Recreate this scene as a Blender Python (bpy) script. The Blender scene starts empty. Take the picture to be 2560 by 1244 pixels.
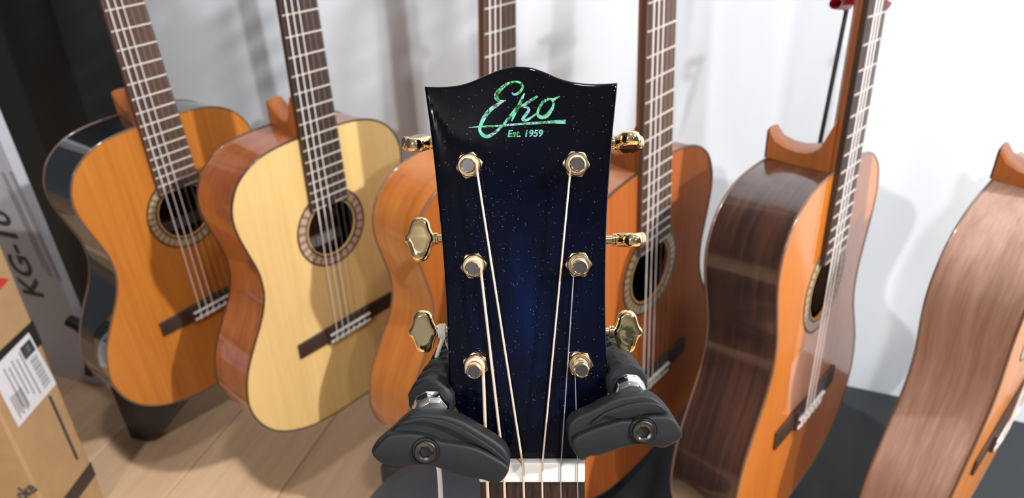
import bpy, bmesh, math, random
from mathutils import Vector, Matrix
random.seed(4)
S = bpy.context.scene
C = S.collection

# ------------------------------------------------------------------ camera
HC = 1.12                                   # camera height over the floor
M3 = Matrix(((0.999455, -0.033001, 0.0), (0.017484, 0.529503, -0.848128), (0.027989, 0.847666, 0.529791)))
CAM = Matrix.Translation((0, 0, HC)) @ M3.to_4x4()
F = 1800.0
cd = bpy.data.cameras.new('camera'); cam = bpy.data.objects.new('camera', cd); C.objects.link(cam)
cam.matrix_world = CAM
cd.sensor_width = 36; cd.lens = 36 * F / 2560; cd.clip_start = .01
cd.dof.use_dof = True; cd.dof.focus_distance = .305; cd.dof.aperture_fstop = 14
S.camera = cam

# ------------------------------------------------------------------ world and lights
W = bpy.data.worlds.new('world'); S.world = W; W.use_nodes = True
W.node_tree.nodes['Background'].inputs[0].default_value = (.78, .86, 1, 1)
W.node_tree.nodes['Background'].inputs[1].default_value = .10
def lamp(name, loc, power, size, col, target):
    l = bpy.data.lights.new(name, 'AREA'); l.shape = 'DISK'; l.size = size; l.energy = power; l.color = col
    o = bpy.data.objects.new(name, l); C.objects.link(o); o.location = loc
    o.rotation_euler = (Vector(target) - Vector(loc)).to_track_quat('-Z', 'Y').to_euler()
    return o
LIGHTS = [((1.8, -.42, 2.5), 92, .09), ((-1.0, -1.95, 2.4), 36, .12), ((.2, -.1, 2.5), 13, .13)]
def spot(name, loc, power, size, cone, target):
    l = bpy.data.lights.new(name, 'SPOT'); l.energy = power; l.shadow_soft_size = size; l.spot_size = math.radians(cone); l.spot_blend = .6; l.color = (1, .995, .985)
    o = bpy.data.objects.new(name, l); C.objects.link(o); o.location = loc
    o.rotation_euler = (Vector(target) - Vector(loc)).to_track_quat('-Z', 'Y').to_euler()
spot('track_spot_light', (1.25, -1.75, 2.4), 165, .045, 42, (.78, 1.0, .95))
for p, e, s in LIGHTS:
    lamp('ceiling_lamp_light', p, e, s, (1, .995, .985), (0, .9, .6))
S.view_settings.view_transform = 'Standard'; S.view_settings.look = 'None'
S.view_settings.gamma = 1; S.view_settings.exposure = -0.05; S.view_settings.use_curve_mapping = False

# ------------------------------------------------------------------ helpers
def ray(x, y): return M3 @ Vector(((x - 1280) / F, -(y - 622) / F, -1))
def at_height(x, y, h):
    d = ray(x, y); return Vector((0, 0, HC)) + d * ((h - HC) / d.z)
def on_plane(x, y, p, n):
    d = ray(x, y); o = Vector((0, 0, HC)); return o + d * ((p - o).dot(n) / d.dot(n))
def at_depth(x, y, z):
    return Vector((0, 0, HC)) + ray(x, y) * z

def tag(o, label=None, cat=None, group=None, kind=None):
    if label: o['label'] = label
    if cat: o['category'] = cat
    if group: o['group'] = group
    if kind: o['kind'] = kind
    return o
def link(name, me, mat, parent):
    o = bpy.data.objects.new(name, me); C.objects.link(o)
    if mat:
        for m in (mat if isinstance(mat, (list, tuple)) else [mat]): me.materials.append(m)
    if parent: o.parent = parent
    return o
def obj(name, bm, mat, parent=None, smooth=35):
    me = bpy.data.meshes.new(name)
    bmesh.ops.recalc_face_normals(bm, faces=bm.faces)
    if smooth:
        a = math.radians(smooth)
        for f in bm.faces: f.smooth = True
        for e in bm.edges:
            if len(e.link_faces) == 2 and e.calc_face_angle(0) > a: e.smooth = False
    bm.to_mesh(me); bm.free()
    return link(name, me, mat, parent)
def empty(name, mat4, parent=None):
    o = bpy.data.objects.new(name, None); o.empty_display_size = .05; C.objects.link(o)
    o.matrix_world = mat4
    if parent: o.parent = parent
    return o
def B(): return bmesh.new()
def bev(bm, w, seg=2, ang=30, edges=None):
    if w <= 0: return bm
    bm.normal_update()
    es = edges or [e for e in bm.edges if len(e.link_faces) == 2 and e.calc_face_angle(0) > math.radians(ang)]
    bmesh.ops.bevel(bm, geom=es, offset=w, segments=seg, affect='EDGES', profile=.5, clamp_overlap=True)
    return bm
def box(bm, c, s, m=None):
    vs = bmesh.ops.create_cube(bm, size=1)['verts']
    for v in vs:
        v.co = Vector((v.co.x * s[0], v.co.y * s[1], v.co.z * s[2]))
        if m: v.co = m @ v.co
        v.co += Vector(c)
    return bm
def prism(bm, poly, z0, z1, fn=None):
    """polygon of (x, y) extruded from z0 to z1"""
    n = len(poly)
    a = [bm.verts.new((p[0], p[1], z0)) for p in poly]; b = [bm.verts.new((p[0], p[1], z1)) for p in poly]
    bm.faces.new(a[::-1]); bm.faces.new(b)
    for i in range(n): bm.faces.new((a[i], a[(i + 1) % n], b[(i + 1) % n], b[i]))
    if fn:
        for v in a + b: v.co = fn(v.co)
    return bm
def loft(bm, rings, cap=True, closed=True):
    R = [[bm.verts.new(p) for p in r] for r in rings]
    for a, b in zip(R[:-1], R[1:]):
        n = len(a)
        for i in range(n if closed else n - 1):
            bm.faces.new((a[i], a[(i + 1) % n], b[(i + 1) % n], b[i]))
    if cap and closed:
        bm.faces.new(R[0][::-1]); bm.faces.new(R[-1])
    return bm
def tube(bm, pts, r, seg=8, cap=True, closed=False):
    pts = [Vector(p) for p in pts]; n = len(pts)
    rs = r if isinstance(r, (list, tuple)) else [r] * n
    rings = []; up = None
    for i, p in enumerate(pts):
        if closed: t = pts[(i + 1) % n] - pts[i - 1]
        else: t = pts[min(i + 1, n - 1)] - pts[max(i - 1, 0)]
        t.normalize()
        if up is None: up = t.orthogonal().normalized()
        up = (up - t * up.dot(t)).normalized(); w = t.cross(up)
        rings.append([p + (up * math.cos(2 * math.pi * k / seg) + w * math.sin(2 * math.pi * k / seg)) * rs[i] for k in range(seg)])
    if closed:
        rings.append(rings[0]); cap = False
    loft(bm, rings, cap)
    if closed: bmesh.ops.remove_doubles(bm, verts=bm.verts, dist=1e-7)
    return bm
def lathe(bm, prof, c=(0, 0, 0), axis='Z', seg=32, cap=True, m=None):
    rings = []
    for r, h in prof:
        ring = []
        for k in range(seg):
            a = 2 * math.pi * k / seg
            p = Vector((r * math.cos(a), r * math.sin(a), h))
            if axis == 'X': p = Vector((h, p.x, p.y))
            if m: p = m @ p
            ring.append(p + Vector(c))
        rings.append(ring)
    return loft(bm, rings, cap)
def crom(pts, k=6, closed=False):
    out = []; n = len(pts)
    def g(i): return pts[i % n] if closed else pts[max(0, min(n - 1, i))]
    for i in range(n if closed else n - 1):
        p0, p1, p2, p3 = g(i - 1), g(i), g(i + 1), g(i + 2)
        for s in range(k):
            t = s / k
            out.append(tuple(.5 * (2 * b + (c - a) * t + (2 * a - 5 * b + 4 * c - d) * t * t + (3 * b - a - 3 * c + d) * t ** 3)
                             for a, b, c, d in zip(p0, p1, p2, p3)))
    if not closed: out.append(tuple(pts[-1]))
    return out

# ------------------------------------------------------------------ materials
def mat(name, col=(.5, .5, .5), rough=.5, metal=0, spec=.5, coat=0, coat_r=.05):
    m = bpy.data.materials.new(name); m.use_nodes = True
    b = m.node_tree.nodes['Principled BSDF']
    b.inputs['Base Color'].default_value = (*col, 1); b.inputs['Roughness'].default_value = rough
    b.inputs['Metallic'].default_value = metal; b.inputs['Specular IOR Level'].default_value = spec
    b.inputs['Coat Weight'].default_value = coat; b.inputs['Coat Roughness'].default_value = coat_r
    return m
def nodes(m): return m.node_tree.nodes, m.node_tree.links, m.node_tree.nodes['Principled BSDF']
def coords(m, scale, kind='Object', rot=(0, 0, 0)):
    N, L, b = nodes(m)
    t = N.new('ShaderNodeTexCoord'); mp = N.new('ShaderNodeMapping')
    mp.inputs['Scale'].default_value = scale; mp.inputs['Rotation'].default_value = rot
    L.new(t.outputs[kind], mp.inputs['Vector']); return mp.outputs[0]
def noise(m, vec, scale=1, detail=4, dist=0):
    N, L, b = nodes(m); n = N.new('ShaderNodeTexNoise')
    n.inputs['Scale'].default_value = scale; n.inputs['Detail'].default_value = detail; n.inputs['Distortion'].default_value = dist
    L.new(vec, n.inputs['Vector']); return n.outputs[0]
def ramp(m, fac, stops, interp='LINEAR'):
    N, L, b = nodes(m); r = N.new('ShaderNodeValToRGB'); r.color_ramp.interpolation = interp
    e = r.color_ramp.elements
    while len(e) < len(stops): e.new(.5)
    for k, (p, c) in zip(e, stops): k.position = p; k.color = (*c, 1)
    L.new(fac, r.inputs[0]); return r.outputs[0]
def bump(m, fac, strength, dist=.001):
    N, L, b = nodes(m); u = N.new('ShaderNodeBump'); u.inputs['Strength'].default_value = strength; u.inputs['Distance'].default_value = dist
    L.new(fac, u.inputs['Height']); L.new(u.outputs[0], b.inputs['Normal'])
def mixc(m, fac, a, b_):
    N, L, b = nodes(m); x = N.new('ShaderNodeMix'); x.data_type = 'RGBA'
    if fac is not None: L.new(fac, x.inputs[0])
    for sock, v in ((x.inputs[6], a), (x.inputs[7], b_)):
        if isinstance(v, tuple): sock.default_value = (*v, 1)
        else: L.new(v, sock)
    return x.outputs[2]
def wood(name, c1, c2, fine=(160, 4, 160), broad=(14, 1.6, 14), rough=.4, coat=.25, coat_r=.08, bumpv=.0):
    m = mat(name, c1, rough, coat=coat, coat_r=coat_r); N, L, b = nodes(m)
    a = noise(m, coords(m, fine), 1, 3); g = noise(m, coords(m, broad), 1, 3, .6)
    mx = N.new('ShaderNodeMath'); mx.operation = 'MULTIPLY_ADD'; mx.inputs[1].default_value = .45
    L.new(a, mx.inputs[0])
    m2 = N.new('ShaderNodeMath'); m2.operation = 'MULTIPLY'; m2.inputs[1].default_value = .55; L.new(g, m2.inputs[0]); L.new(m2.outputs[0], mx.inputs[2])
    L.new(ramp(m, mx.outputs[0], [(.36, c2), (.64, c1)]), b.inputs['Base Color'])
    if bumpv: bump(m, a, bumpv, .0004)
    return m

M = {}
M['cedar1'] = wood('amber_cedar_top', (.52, .185, .026), (.40, .125, .016), coat=.3)
M['spruce'] = wood('pale_spruce_top', (.74, .51, .215), (.65, .43, .16), coat=.3)
M['cedar3'] = wood('reddish_cedar_top', (.36, .10, .017), (.28, .07, .011))
M['cedar4'] = wood('brown_cedar_top', (.38, .105, .020), (.29, .07, .012), rough=.6, coat=0)
M['cedar4'].node_tree.nodes['Principled BSDF'].inputs['Specular IOR Level'].default_value = .25
M['cedar5'] = wood('orange_cedar_top', (.60, .185, .014), (.50, .135, .010), coat=.8)
M['cedar6'] = wood('satin_cedar_top', (.60, .21, .035), (.48, .15, .022), coat=.2)
M['black_side'] = mat('black_gloss_side', (.012, .014, .016), .12, coat=1)
M['mahog2'] = wood('red_mahogany_side', (.44, .125, .028), (.26, .055, .012), fine=(18, 18, 240), broad=(9, 9, 30), coat=1)
M['mahog3'] = wood('amber_mahogany_side', (.56, .20, .035), (.40, .105, .018), fine=(6, 6, 120), broad=(16, 5, 16), coat=.6)
M['mahog4'] = wood('brown_mahogany_side', (.36, .14, .06), (.26, .09, .035), fine=(6, 6, 120))
M['rose5'] = wood('dark_rosewood_side', (.075, .028, .016), (.022, .010, .007), fine=(10, 10, 200), broad=(5, 5, 60), rough=.25, coat=1, coat_r=.08)
M['mahog6'] = wood('satin_mahogany_side', (.40, .245, .185), (.28, .155, .110), fine=(60, 9, 420), broad=(20, 5, 90), rough=.42, coat=.15, coat_r=.3)
M['neck_dark'] = wood('dark_cedar_neck', (.30, .085, .02), (.20, .05, .012))
M['neck_or'] = wood('orange_cedar_neck', (.50, .155, .03), (.38, .10, .018))
M['neck_red'] = wood('red_brown_neck', (.42, .13, .03), (.30, .075, .016))
M['fb'] = wood('dark_rosewood_board', (.050, .028, .020), (.018, .010, .008), fine=(260, 6, 260), rough=.5, coat=0)
M['fb2'] = wood('brown_rosewood_board', (.095, .048, .033), (.050, .026, .018), fine=(260, 6, 260), rough=.55, coat=0)
M['fbf'] = wood('foreground_rosewood_board', (.045, .018, .009), (.006, .004, .0035), fine=(900, 40, 900), broad=(300, 8, 300), rough=.5, coat=0)
M['bridge'] = wood('dark_bridge_wood', (.055, .028, .020), (.025, .013, .010), fine=(4, 300, 300), rough=.5, coat=0)
M['nickel'] = mat('nickel_fret', (.80, .76, .68), .28, metal=1)
M['fretb'] = mat('worn_fret_crown', (.62, .58, .50), .35, metal=.6)
M['bone'] = mat('white_bone', (.76, .75, .70), .35, coat=.3)
M['bass'] = mat('silver_wound_string', (.86, .82, .82), .4, metal=.25)
M['nylon'] = mat('clear_nylon_string', (.42, .38, .36), .25)
M['nylon'].node_tree.nodes['Principled BSDF'].inputs['Alpha'].default_value = .16
M['bind_dark'] = mat('dark_binding', (.035, .018, .012), .3, coat=.5)
M['bind_pale'] = mat('pale_binding', (.36, .27, .20), .3, coat=.5)
M['bind_brown'] = mat('brown_binding', (.13, .07, .045), .3, coat=.8)
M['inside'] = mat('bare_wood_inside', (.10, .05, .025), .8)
M['paper'] = mat('cream_paper', (.85, .82, .74), .8)
M['gold_pl'] = mat('gold_plate', (.80, .60, .28), .22, metal=1)

def rosette(name, cols, n):
    m = mat(name, cols[0], .4, coat=.4); N, L, b = nodes(m)
    t = N.new('ShaderNodeTexCoord'); sp = N.new('ShaderNodeSeparateXYZ'); L.new(t.outputs['Object'], sp.inputs[0])
    sy = N.new('ShaderNodeMath'); sy.operation = 'SUBTRACT'; sy.inputs[1].default_value = .175; L.new(sp.outputs[1], sy.inputs[0])
    at = N.new('ShaderNodeMath'); at.operation = 'ARCTAN2'; L.new(sy.outputs[0], at.inputs[0]); L.new(sp.outputs[0], at.inputs[1])
    ml = N.new('ShaderNodeMath'); ml.operation = 'MULTIPLY'; ml.inputs[1].default_value = n; L.new(at.outputs[0], ml.inputs[0])
    sn = N.new('ShaderNodeMath'); sn.operation = 'SINE'; L.new(ml.outputs[0], sn.inputs[0])
    L.new(ramp(m, sn.outputs[0], [(0, cols[0]), (.7, cols[1])]), b.inputs['Base Color'])
    return m
M['ros_pale'] = rosette('pale_mosaic_ring', ((.46, .34, .26), (.24, .15, .11)), 26)
M['ros_tan'] = rosette('tan_mosaic_ring', ((.40, .30, .17), (.20, .13, .08)), 34)
M['ros_line'] = mat('dark_ring_line', (.07, .035, .022), .4)
M['ros_gold'] = mat('gold_ring_line', (.62, .42, .16), .4)

# ------------------------------------------------------------------ the room
RD = Vector((.96166, -.27425, 0)); RN = Vector((.27425, .96166, 0)); WOFF = 1.15
def room(a, b, z): return RD * a + RN * b + Vector((0, 0, z))          # a along the wall, b towards it
RM = Matrix.Rotation(math.atan2(RD.y, RD.x), 4, 'Z')
m = mat('white_painted_wall', (.79, .82, .86), .8); n = noise(m, coords(m, (3, 3, 1.2)), 1, 3)
N_, L_, b_ = nodes(m); L_.new(ramp(m, n, [(.3, (.73, .785, .84)), (.7, (.78, .835, .885))]), b_.inputs['Base Color']); bump(m, noise(m, coords(m, (9, 9, 1)), 1, 2), .25, .01)
M['wall'] = m
def struct(name, bm, mt, parent=None, smooth=0):
    o = obj(name, bm, mt, parent, smooth)
    if not parent: o['kind'] = 'structure'
    return o
def roombox(a0, a1, b0, b1, z0, z1):
    bm = B(); c = room((a0 + a1) / 2, (b0 + b1) / 2, (z0 + z1) / 2)
    return box(bm, c, (abs(a1 - a0), abs(b1 - b0), abs(z1 - z0)), RM.to_3x3())
struct('wall_back', roombox(-2.6, 3.2, WOFF, WOFF + .12, 0, 2.6), M['wall'])
struct('wall_front', roombox(-2.6, 3.2, -2.7, -2.6, 0, 2.6), mat('shop_wall', (.34, .36, .40), .8))
struct('ceiling', roombox(-2.6, 3.2, -2.6, WOFF + .12, 2.6, 2.7), mat('grey_ceiling', (.42, .42, .43), .9))
m = mat('bare_subfloor', (.30, .2, .13), .8)
fl = struct('floor', roombox(-2.6, 3.2, -2.6, WOFF + .12, -.05, -.0032), m)
pm = []
for i, (a, b) in enumerate((((.78, .53, .33), (.64, .42, .25)), ((.74, .50, .31), (.62, .40, .235)), ((.80, .56, .36), (.68, .45, .27)))):
    q = wood('oak_laminate_%s' % 'abc'[i], a, b, fine=(90, 3.5, 40), broad=(16, 1.5, 10), rough=.42, coat=.15, coat_r=.25)
    pm.append(q)
PW, PL = .195, 1.29
k = 0
pmesh = {}
for i in range(-9, 12):
    off = (-.14, -.14, -.55, -.14, .38)[i % 5]
    for j in range(-2, 2):
        c0 = off + j * PL; c1 = min(c0 + PL, WOFF); 
        if c0 > WOFF - .05: continue
        ln = c1 - c0; key = (round(ln, 3), k % 3)
        if key not in pmesh:
            bm = box(B(), (0, 0, 0), (PW - .0022, ln - .0022, .012)); bev(bm, .0012, 1)
            me = bpy.data.meshes.new('plank'); bm.to_mesh(me); bm.free(); me.materials.append(pm[k % 3]); pmesh[key] = me
        o = bpy.data.objects.new('plank', pmesh[key]); C.objects.link(o); o.parent = fl
        o.matrix_world = Matrix.Translation(room(i * PW + .03, (c0 + c1) / 2, -.006)) @ RM
        k += 1

# black side panel / screen at the left of the wall, and the black plinth the right-hand guitars stand on
m = mat('black_board', (.016, .020, .022), .55); bump(m, noise(m, coords(m, (60, 60, 60)), 1, 3), .15, .001)
p0 = on_plane(352, 200, room(0, 1.10, 0), RN)
aR = p0.dot(RD)
bm = roombox(aR - 1.3, aR, 1.085, 1.145, 0, 2.3); bev(bm, .004)
o = obj('black_panel', bm, m); tag(o, 'tall plain black panel standing against the white wall at far left', 'panel')
PZ = HC - .905
m = mat('black_plinth_cover', (.018, .021, .024), .6); bump(m, noise(m, coords(m, (200, 200, 200)), 1, 2), .2, .001)
aL = at_height(1000, 1075, PZ).dot(RD)
bm = roombox(aL, 2.6, .70, WOFF - .003, 0, PZ); bev(bm, .006)
o = obj('display_plinth', bm, m); tag(o, 'long low black display plinth along the white wall under the right-hand guitars', 'plinth')

# ------------------------------------------------------------------ classical guitars of the back row
PROF = [(325, 0), (323, 60), (314, 100), (294, 130), (268, 145), (245, 149), (220, 146), (190, 138), (160, 130), (138, 128), (115, 130),
        (85, 141), (50, 161), (15, 179), (-20, 188), (-50, 189), (-85, 178), (-115, 156), (-138, 120), (-151, 76), (-156, 0)]
_h = [(w / 1000, v / 1000) for v, w in PROF]
OUT = crom(_h + [(-x, y) for x, y in _h[-2:0:-1]], 4, True)
def fw(n): return (52 + 10 * (1 - 2 ** (-n / 12)) / .5) / 1000
def fr(n): return .650 * 2 ** (-n / 12)
def rodrigues(w):
    w = Vector(w); return Matrix.Rotation(w.length, 3, w.normalized())
def ringface(bm, outer, inner, z):
    a = [bm.verts.new((p[0], p[1], z)) for p in outer]; b = [bm.verts.new((p[0], p[1], z)) for p in inner]
    ea = [bm.edges.new((a[i], a[(i + 1) % len(a)])) for i in range(len(a))]
    eb = [bm.edges.new((b[i], b[(i + 1) % len(b)])) for i in range(len(b))]
    bmesh.ops.triangle_fill(bm, edges=ea + eb, use_beauty=True, use_dissolve=False)
    return a, b
def annulus(r0, r1, z0, z1, seg=72):
    bm = B(); rings = []
    for r, z in ((r0, z0), (r0, z1), (r1, z1), (r1, z0)):
        rings.append([(r * math.cos(2 * math.pi * k / seg), .175 + r * math.sin(2 * math.pi * k / seg), z) for k in range(seg)])
    return loft(bm, rings, cap=False)
_shared = {}
def shared(key, name, mt, parent, fn, smooth=35):
    kk = (key, mt.name)
    if kk in _shared: return link(name, _shared[kk], None, parent)
    o = obj(name, fn(), mt, parent, smooth); _shared[kk] = o.data; return o

def classical(label, pose, top, side, back, neckm, fbm, bind, ros, depth=.090, label_px=None, clear_plate=False):
    w, t = pose[:3], Vector(pose[3:])
    mw = CAM @ (Matrix.Translation(t) @ rodrigues(w).to_4x4())
    g = empty('classical_guitar', mw); tag(g, label, 'guitar', None)
    d = -depth
    def taper(p, z):
        k = 1 - .012 * (z / d); return (p[0] * k, p[1] * k, z)
    # ribs
    bm = B(); loft(bm, [[taper(p, z) for p in OUT] for z in (-.0005, -.004, -depth * .35, -depth * .7, d + .002)], cap=False)
    obj('side', bm, side, g, 50)
    # back, slightly arched
    bm = B(); cx = (0, .08)
    rings = []
    for s, zz in ((1, 0), (.985, -.0025), (.8, -.006), (.5, -.010), (.2, -.012)):
        rings.append([(cx[0] + (p[0] * .988 - cx[0]) * s, cx[1] + (p[1] * .988 - cx[1]) * s, d + .002 + zz) for p in OUT])
    loft(bm, rings, cap=False); bm.faces.new([v for v in bm.verts][-len(OUT):])
    bm2 = bm; obj('back', bm2, back, g, 40)
    # top with a real hole
    bm = B(); hole = [(.0425 * math.cos(2 * math.pi * k / 64), .175 + .0425 * math.sin(2 * math.pi * k / 64)) for k in range(64)]
    a1, b1 = ringface(bm, OUT, hole, 0); a0, b0 = ringface(bm, OUT, hole, -.0026)
    n = len(b1)
    for i in range(n): bm.faces.new((b1[i], b1[(i + 1) % n], b0[(i + 1) % n], b0[i]))
    n = len(a1)
    for i in range(n): bm.faces.new((a1[i], a1[(i + 1) % n], a0[(i + 1) % n], a0[i]))
    obj('top', bm, top, g, 0)
    # inner lining seen through the hole
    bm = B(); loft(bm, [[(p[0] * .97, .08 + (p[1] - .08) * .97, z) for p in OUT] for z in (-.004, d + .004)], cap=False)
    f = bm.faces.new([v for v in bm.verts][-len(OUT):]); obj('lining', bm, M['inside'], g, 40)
    if label_px:
        n_ = Vector(mw.col[2][:3]).normalized(); o_ = mw @ Vector((0, 0, d + .012)); iv = mw.inverted()
        q = [iv @ on_plane(x, y, o_, n_) for x, y in label_px]
        bm = B(); prism(bm, [(p.x, p.y) for p in q], d + .004, d + .012); obj('inner_strip', bm, M['paper'], g, 0)
    else:
        obj('paper_label', box(B(), (.02, .165, d + .0065), (.085, .052, .0006)), M['paper'], g, 0)
    for z, r in ((-.0006, .0016), (d + .001, .0016)):
        k = 1 if z > -.01 else .988
        bm = tube(B(), [(p[0] * k, p[1] * k, z) for p in OUT], r, 6, closed=True); obj('binding', bm, bind, g, 80)
    # rosette
    obj('rosette', annulus(.0475, .0585, 0, .0004), ros, g, 30)
    for r0, r1 in ((.0445, .0475), (.0585, .0615)):
        obj('rosette_ring', annulus(r0, r1, 0, .0005), M['ros_line'], g, 30)
    obj('rosette_ring', annulus(.0425, .0438, 0, .0005), M['ros_gold'], g, 30)
    # neck and heel
    bm = B(); rings = []
    for v in (.322, .40, .50, .60, .652):
        hw = (.0262 + .005 * (.652 - v) / .325) - .0006; dd = .0145 + .002 * (.652 - v) / .325
        rings.append([(hw * math.cos(a), v, .0006 - dd * math.sin(a)) for a in [math.pi * q / 12 for q in range(13)]])
    loft(bm, rings); 
    bm.faces.ensure_lookup_table()
    obj('neck', bm, neckm, g, 40)
    bm = B(); rings = []
    for z, hv, hw in ((-.006, .065, .0302), (-.013, .047, .0296), (-.019, .031, .0285), (-.026, .023, .027), (-.037, .0185, .0245), (-.050, .0170, .020), (-.064, .019, .0165), (-.077, .0245, .0145), (d, .036, .013)):
        rings.append([(-hw, .322, z), (-hw, .322 + hv * .88, z), (-hw * .82, .322 + hv * .97, z), (-hw * .3, .322 + hv, z), (hw * .3, .322 + hv, z), (hw * .82, .322 + hv * .97, z), (hw, .322 + hv * .88, z), (hw, .322, z)])
    loft(bm, rings); obj('heel', bm, neckm, g, 50)
    bm = B(); h = .035; prism(bm, [(-.013, .322), (-.013, .322 + h * .88), (-.0107, .322 + h * .97), (-.004, .322 + h), (.004, .322 + h), (.0107, .322 + h * .97), (.013, .322 + h * .88), (.013, .322)], d - .0022, d); obj('heel_cap', bm, M['bind_dark'], g, 0)
    # fretboard
    def fbm_():
        bm = B(); vs = []
        e = .2135
        poly = [(-fw(19) / 2 - .0008, e), (-.0262, .652), (.0262, .652), (fw(19) / 2 + .0008, e)]
        prism(bm, poly, .0004, .0066); return bev(bm, .0006, 1)
    shared('fb', 'fretboard', fbm, g, fbm_, 0)
    for k in range(1, 20):
        def ff(k=k):
            bm = B(); hw = fw(k) / 2 - .0004
            if k == 19:
                for s in (-1, 1): box(bm, (s * hw * .62, fr(k), .0072), (hw * .72, .0022, .0013))
                return bm
            tube(bm, [(-hw, fr(k), .0067), (hw, fr(k), .0067)], .0013, 8); return bm
        shared('fret%d' % k, 'fret', M['fretb'], g, ff)
    shared('nut', 'nut', M['bone'], g, lambda: bev(box(B(), (0, .6545, .005), (.052, .005, .011)), .0006, 1), 0)
    # bridge
    def br():
        bm = B(); prism(bm, [(-.095, -.013), (-.095, .013), (-.042, .014), (.042, .014), (.095, .013), (.095, -.013), (.042, -.014), (-.042, -.014)], .0002, .0038)
        box(bm, (0, -.001, .0055), (.084, .028, .0055)); return bev(bm, .0007, 1)
    shared('bridge', 'bridge', M['bridge'], g, br, 0)
    shared('saddle', 'saddle', M['bone'], g, lambda: bev(box(B(), (0, .003, .0095), (.080, .0032, .0045)), .0006, 1), 0)
    shared('tie', 'tie_block', M['bone'], g, lambda: bev(box(B(), (0, -.010, .0088), (.080, .0045, .0015)), .0004, 1), 0)
    for k in range(6):
        x0 = -.029 + .0116 * k; x1 = -.0215 + .0086 * k; r = (.00078, .00068, .0006, .00048, .00042, .00036)[k]
        def sf(x0=x0, x1=x1, r=r):
            bm = B(); tube(bm, [(x0, -.016, .0062), (x0, -.013, .0095), (x0, .003, .0119), (x1, .652, .0112), (x1, .664, .0085), (x1 * .8, .72, -.006)], r * 1.25, 6); return bm
        shared('str%d' % k, 'string', M['bass'] if k < 3 else M['nylon'], g, sf, 0)
        def kf(x0=x0):
            bm = B(); lathe(bm, [(.0012, 0), (.0018, .001), (.0018, .006), (.0012, .007)], (x0, -.0045, .0088), seg=8, m=Matrix.Rotation(math.pi / 2, 3, 'X')); return bm
        shared('kn%d' % k, 'string_knot', M['bone'], g, kf)
    # slotted head, tilted back
    hm = Matrix.Translation((0, .657, .001)) @ Matrix.Rotation(math.radians(-13), 4, 'X')
    def hd():
        bm = B(); pts = [(-.026, 0), (-.036, .035), (-.037, .175), (-.026, .186), (0, .194), (.026, .186), (.037, .175), (.036, .035), (.026, 0)]
        a, b = None, None
        for z in (0, -.018):
            o_ = [bm.verts.new((p[0], p[1], z)) for p in pts]; ed = [bm.edges.new((o_[i], o_[(i + 1) % len(o_)])) for i in range(len(o_))]
            sl = []
            for s in (-1, 1):
                q = [bm.verts.new((s * .0155 + x, y, z)) for x, y in ((-.005, .045), (.005, .045), (.005, .155), (-.005, .155))]
                ed += [bm.edges.new((q[i], q[(i + 1) % 4])) for i in range(4)]; sl.append(q)
            bmesh.ops.triangle_fill(bm, edges=ed, use_beauty=True)
            if a is None: a, sa = o_, sl
            else: b, sb = o_, sl
        for i in range(len(a)): bm.faces.new((a[i], a[(i + 1) % len(a)], b[(i + 1) % len(a)], b[i]))
        for s1, s2 in zip(sa, sb):
            for i in range(4): bm.faces.new((s1[i], s1[(i + 1) % 4], s2[(i + 1) % 4], s2[i]))
        for v in bm.verts: v.co = hm @ v.co
        return bm
    shared('head', 'headstock', neckm, g, hd, 0)
    for s in (-1, 1):
        for k in range(3):
            def tf(s=s, k=k):
                bm = B(); y = .065 + .035 * k
                tube(bm, [(s * .008, y, -.009), (s * .024, y, -.009)], .0045, 10); tube(bm, [(s * .038, y, -.020), (s * .055, y, -.026)], .0022, 8)
                box(bm, (s * .0385, y, -.012), (.0025, .03, .014))
                lathe(bm, [(.003, -.004), (.008, -.003), (.009, 0), (.008, .003), (.003, .004)], (s * .061, y, -.028), seg=12)
                for v in bm.verts: v.co = hm @ v.co
                return bm
            shared('tu%d%d' % (s, k), 'tuner', M['gold_pl'], g, tf)
    if clear_plate:
        bm = B(); prism(bm, [(-.075, .100), (-.062, .02), (.01, .012), (.03, .105), (.0, .112), (-.03, .108)], .0002, .0007); o = obj('clear_tap_plate', bm, M['clear'], g, 0)
    return g
m = mat('clear_film', (.9, .85, .8), .15); m.node_tree.nodes['Principled BSDF'].inputs['Alpha'].default_value = .10; M['clear'] = m
GP = dict(g1=[0.4711, 0.8983, 0.2836, -0.5101, -0.09, -1.2262], g2=[0.4696, 0.8611, 0.2453, -0.2658, -0.12, -1.1624],
          g3=[0.5062, 0.8229, 0.2241, -0.0203, -0.1521, -1.1224], g4=[0.4641, 0.7865, 0.2849, 0.192, -0.1796, -1.0199],
          g5=[0.3902, 0.8179, 0.2095, 0.3817, -0.2023, -0.9393], g6=[0.5096, 0.7296, 0.2922, 0.612, -0.2179, -0.9044])
G1 = classical('classical guitar with amber top and glossy black sides beside the black panel', GP['g1'], M['cedar1'], M['black_side'], M['black_side'], M['neck_or'], M['fb2'], M['bind_brown'], M['ros_tan'], label_px=[(390, 566), (505, 524), (508, 548), (398, 590)])
G2 = classical('classical guitar with pale cream spruce top and red-brown sides', GP['g2'], M['spruce'], M['mahog2'], M['mahog2'], M['neck_or'], M['fb'], M['bind_dark'], M['ros_pale'], label_px=[(764, 604), (852, 568), (856, 588), (770, 626)])
G3 = classical('classical guitar with amber sides, mostly hidden behind the dark blue headstock', GP['g3'], M['cedar3'], M['mahog3'], M['mahog3'], M['neck_red'], M['fb2'], M['bind_brown'], M['ros_tan'])
G4 = classical('classical guitar with reddish-brown top, just right of the dark blue headstock', GP['g4'], M['cedar4'], M['mahog4'], M['mahog4'], M['neck_dark'], M['fb2'], M['bind_dark'], M['ros_tan'])
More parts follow.
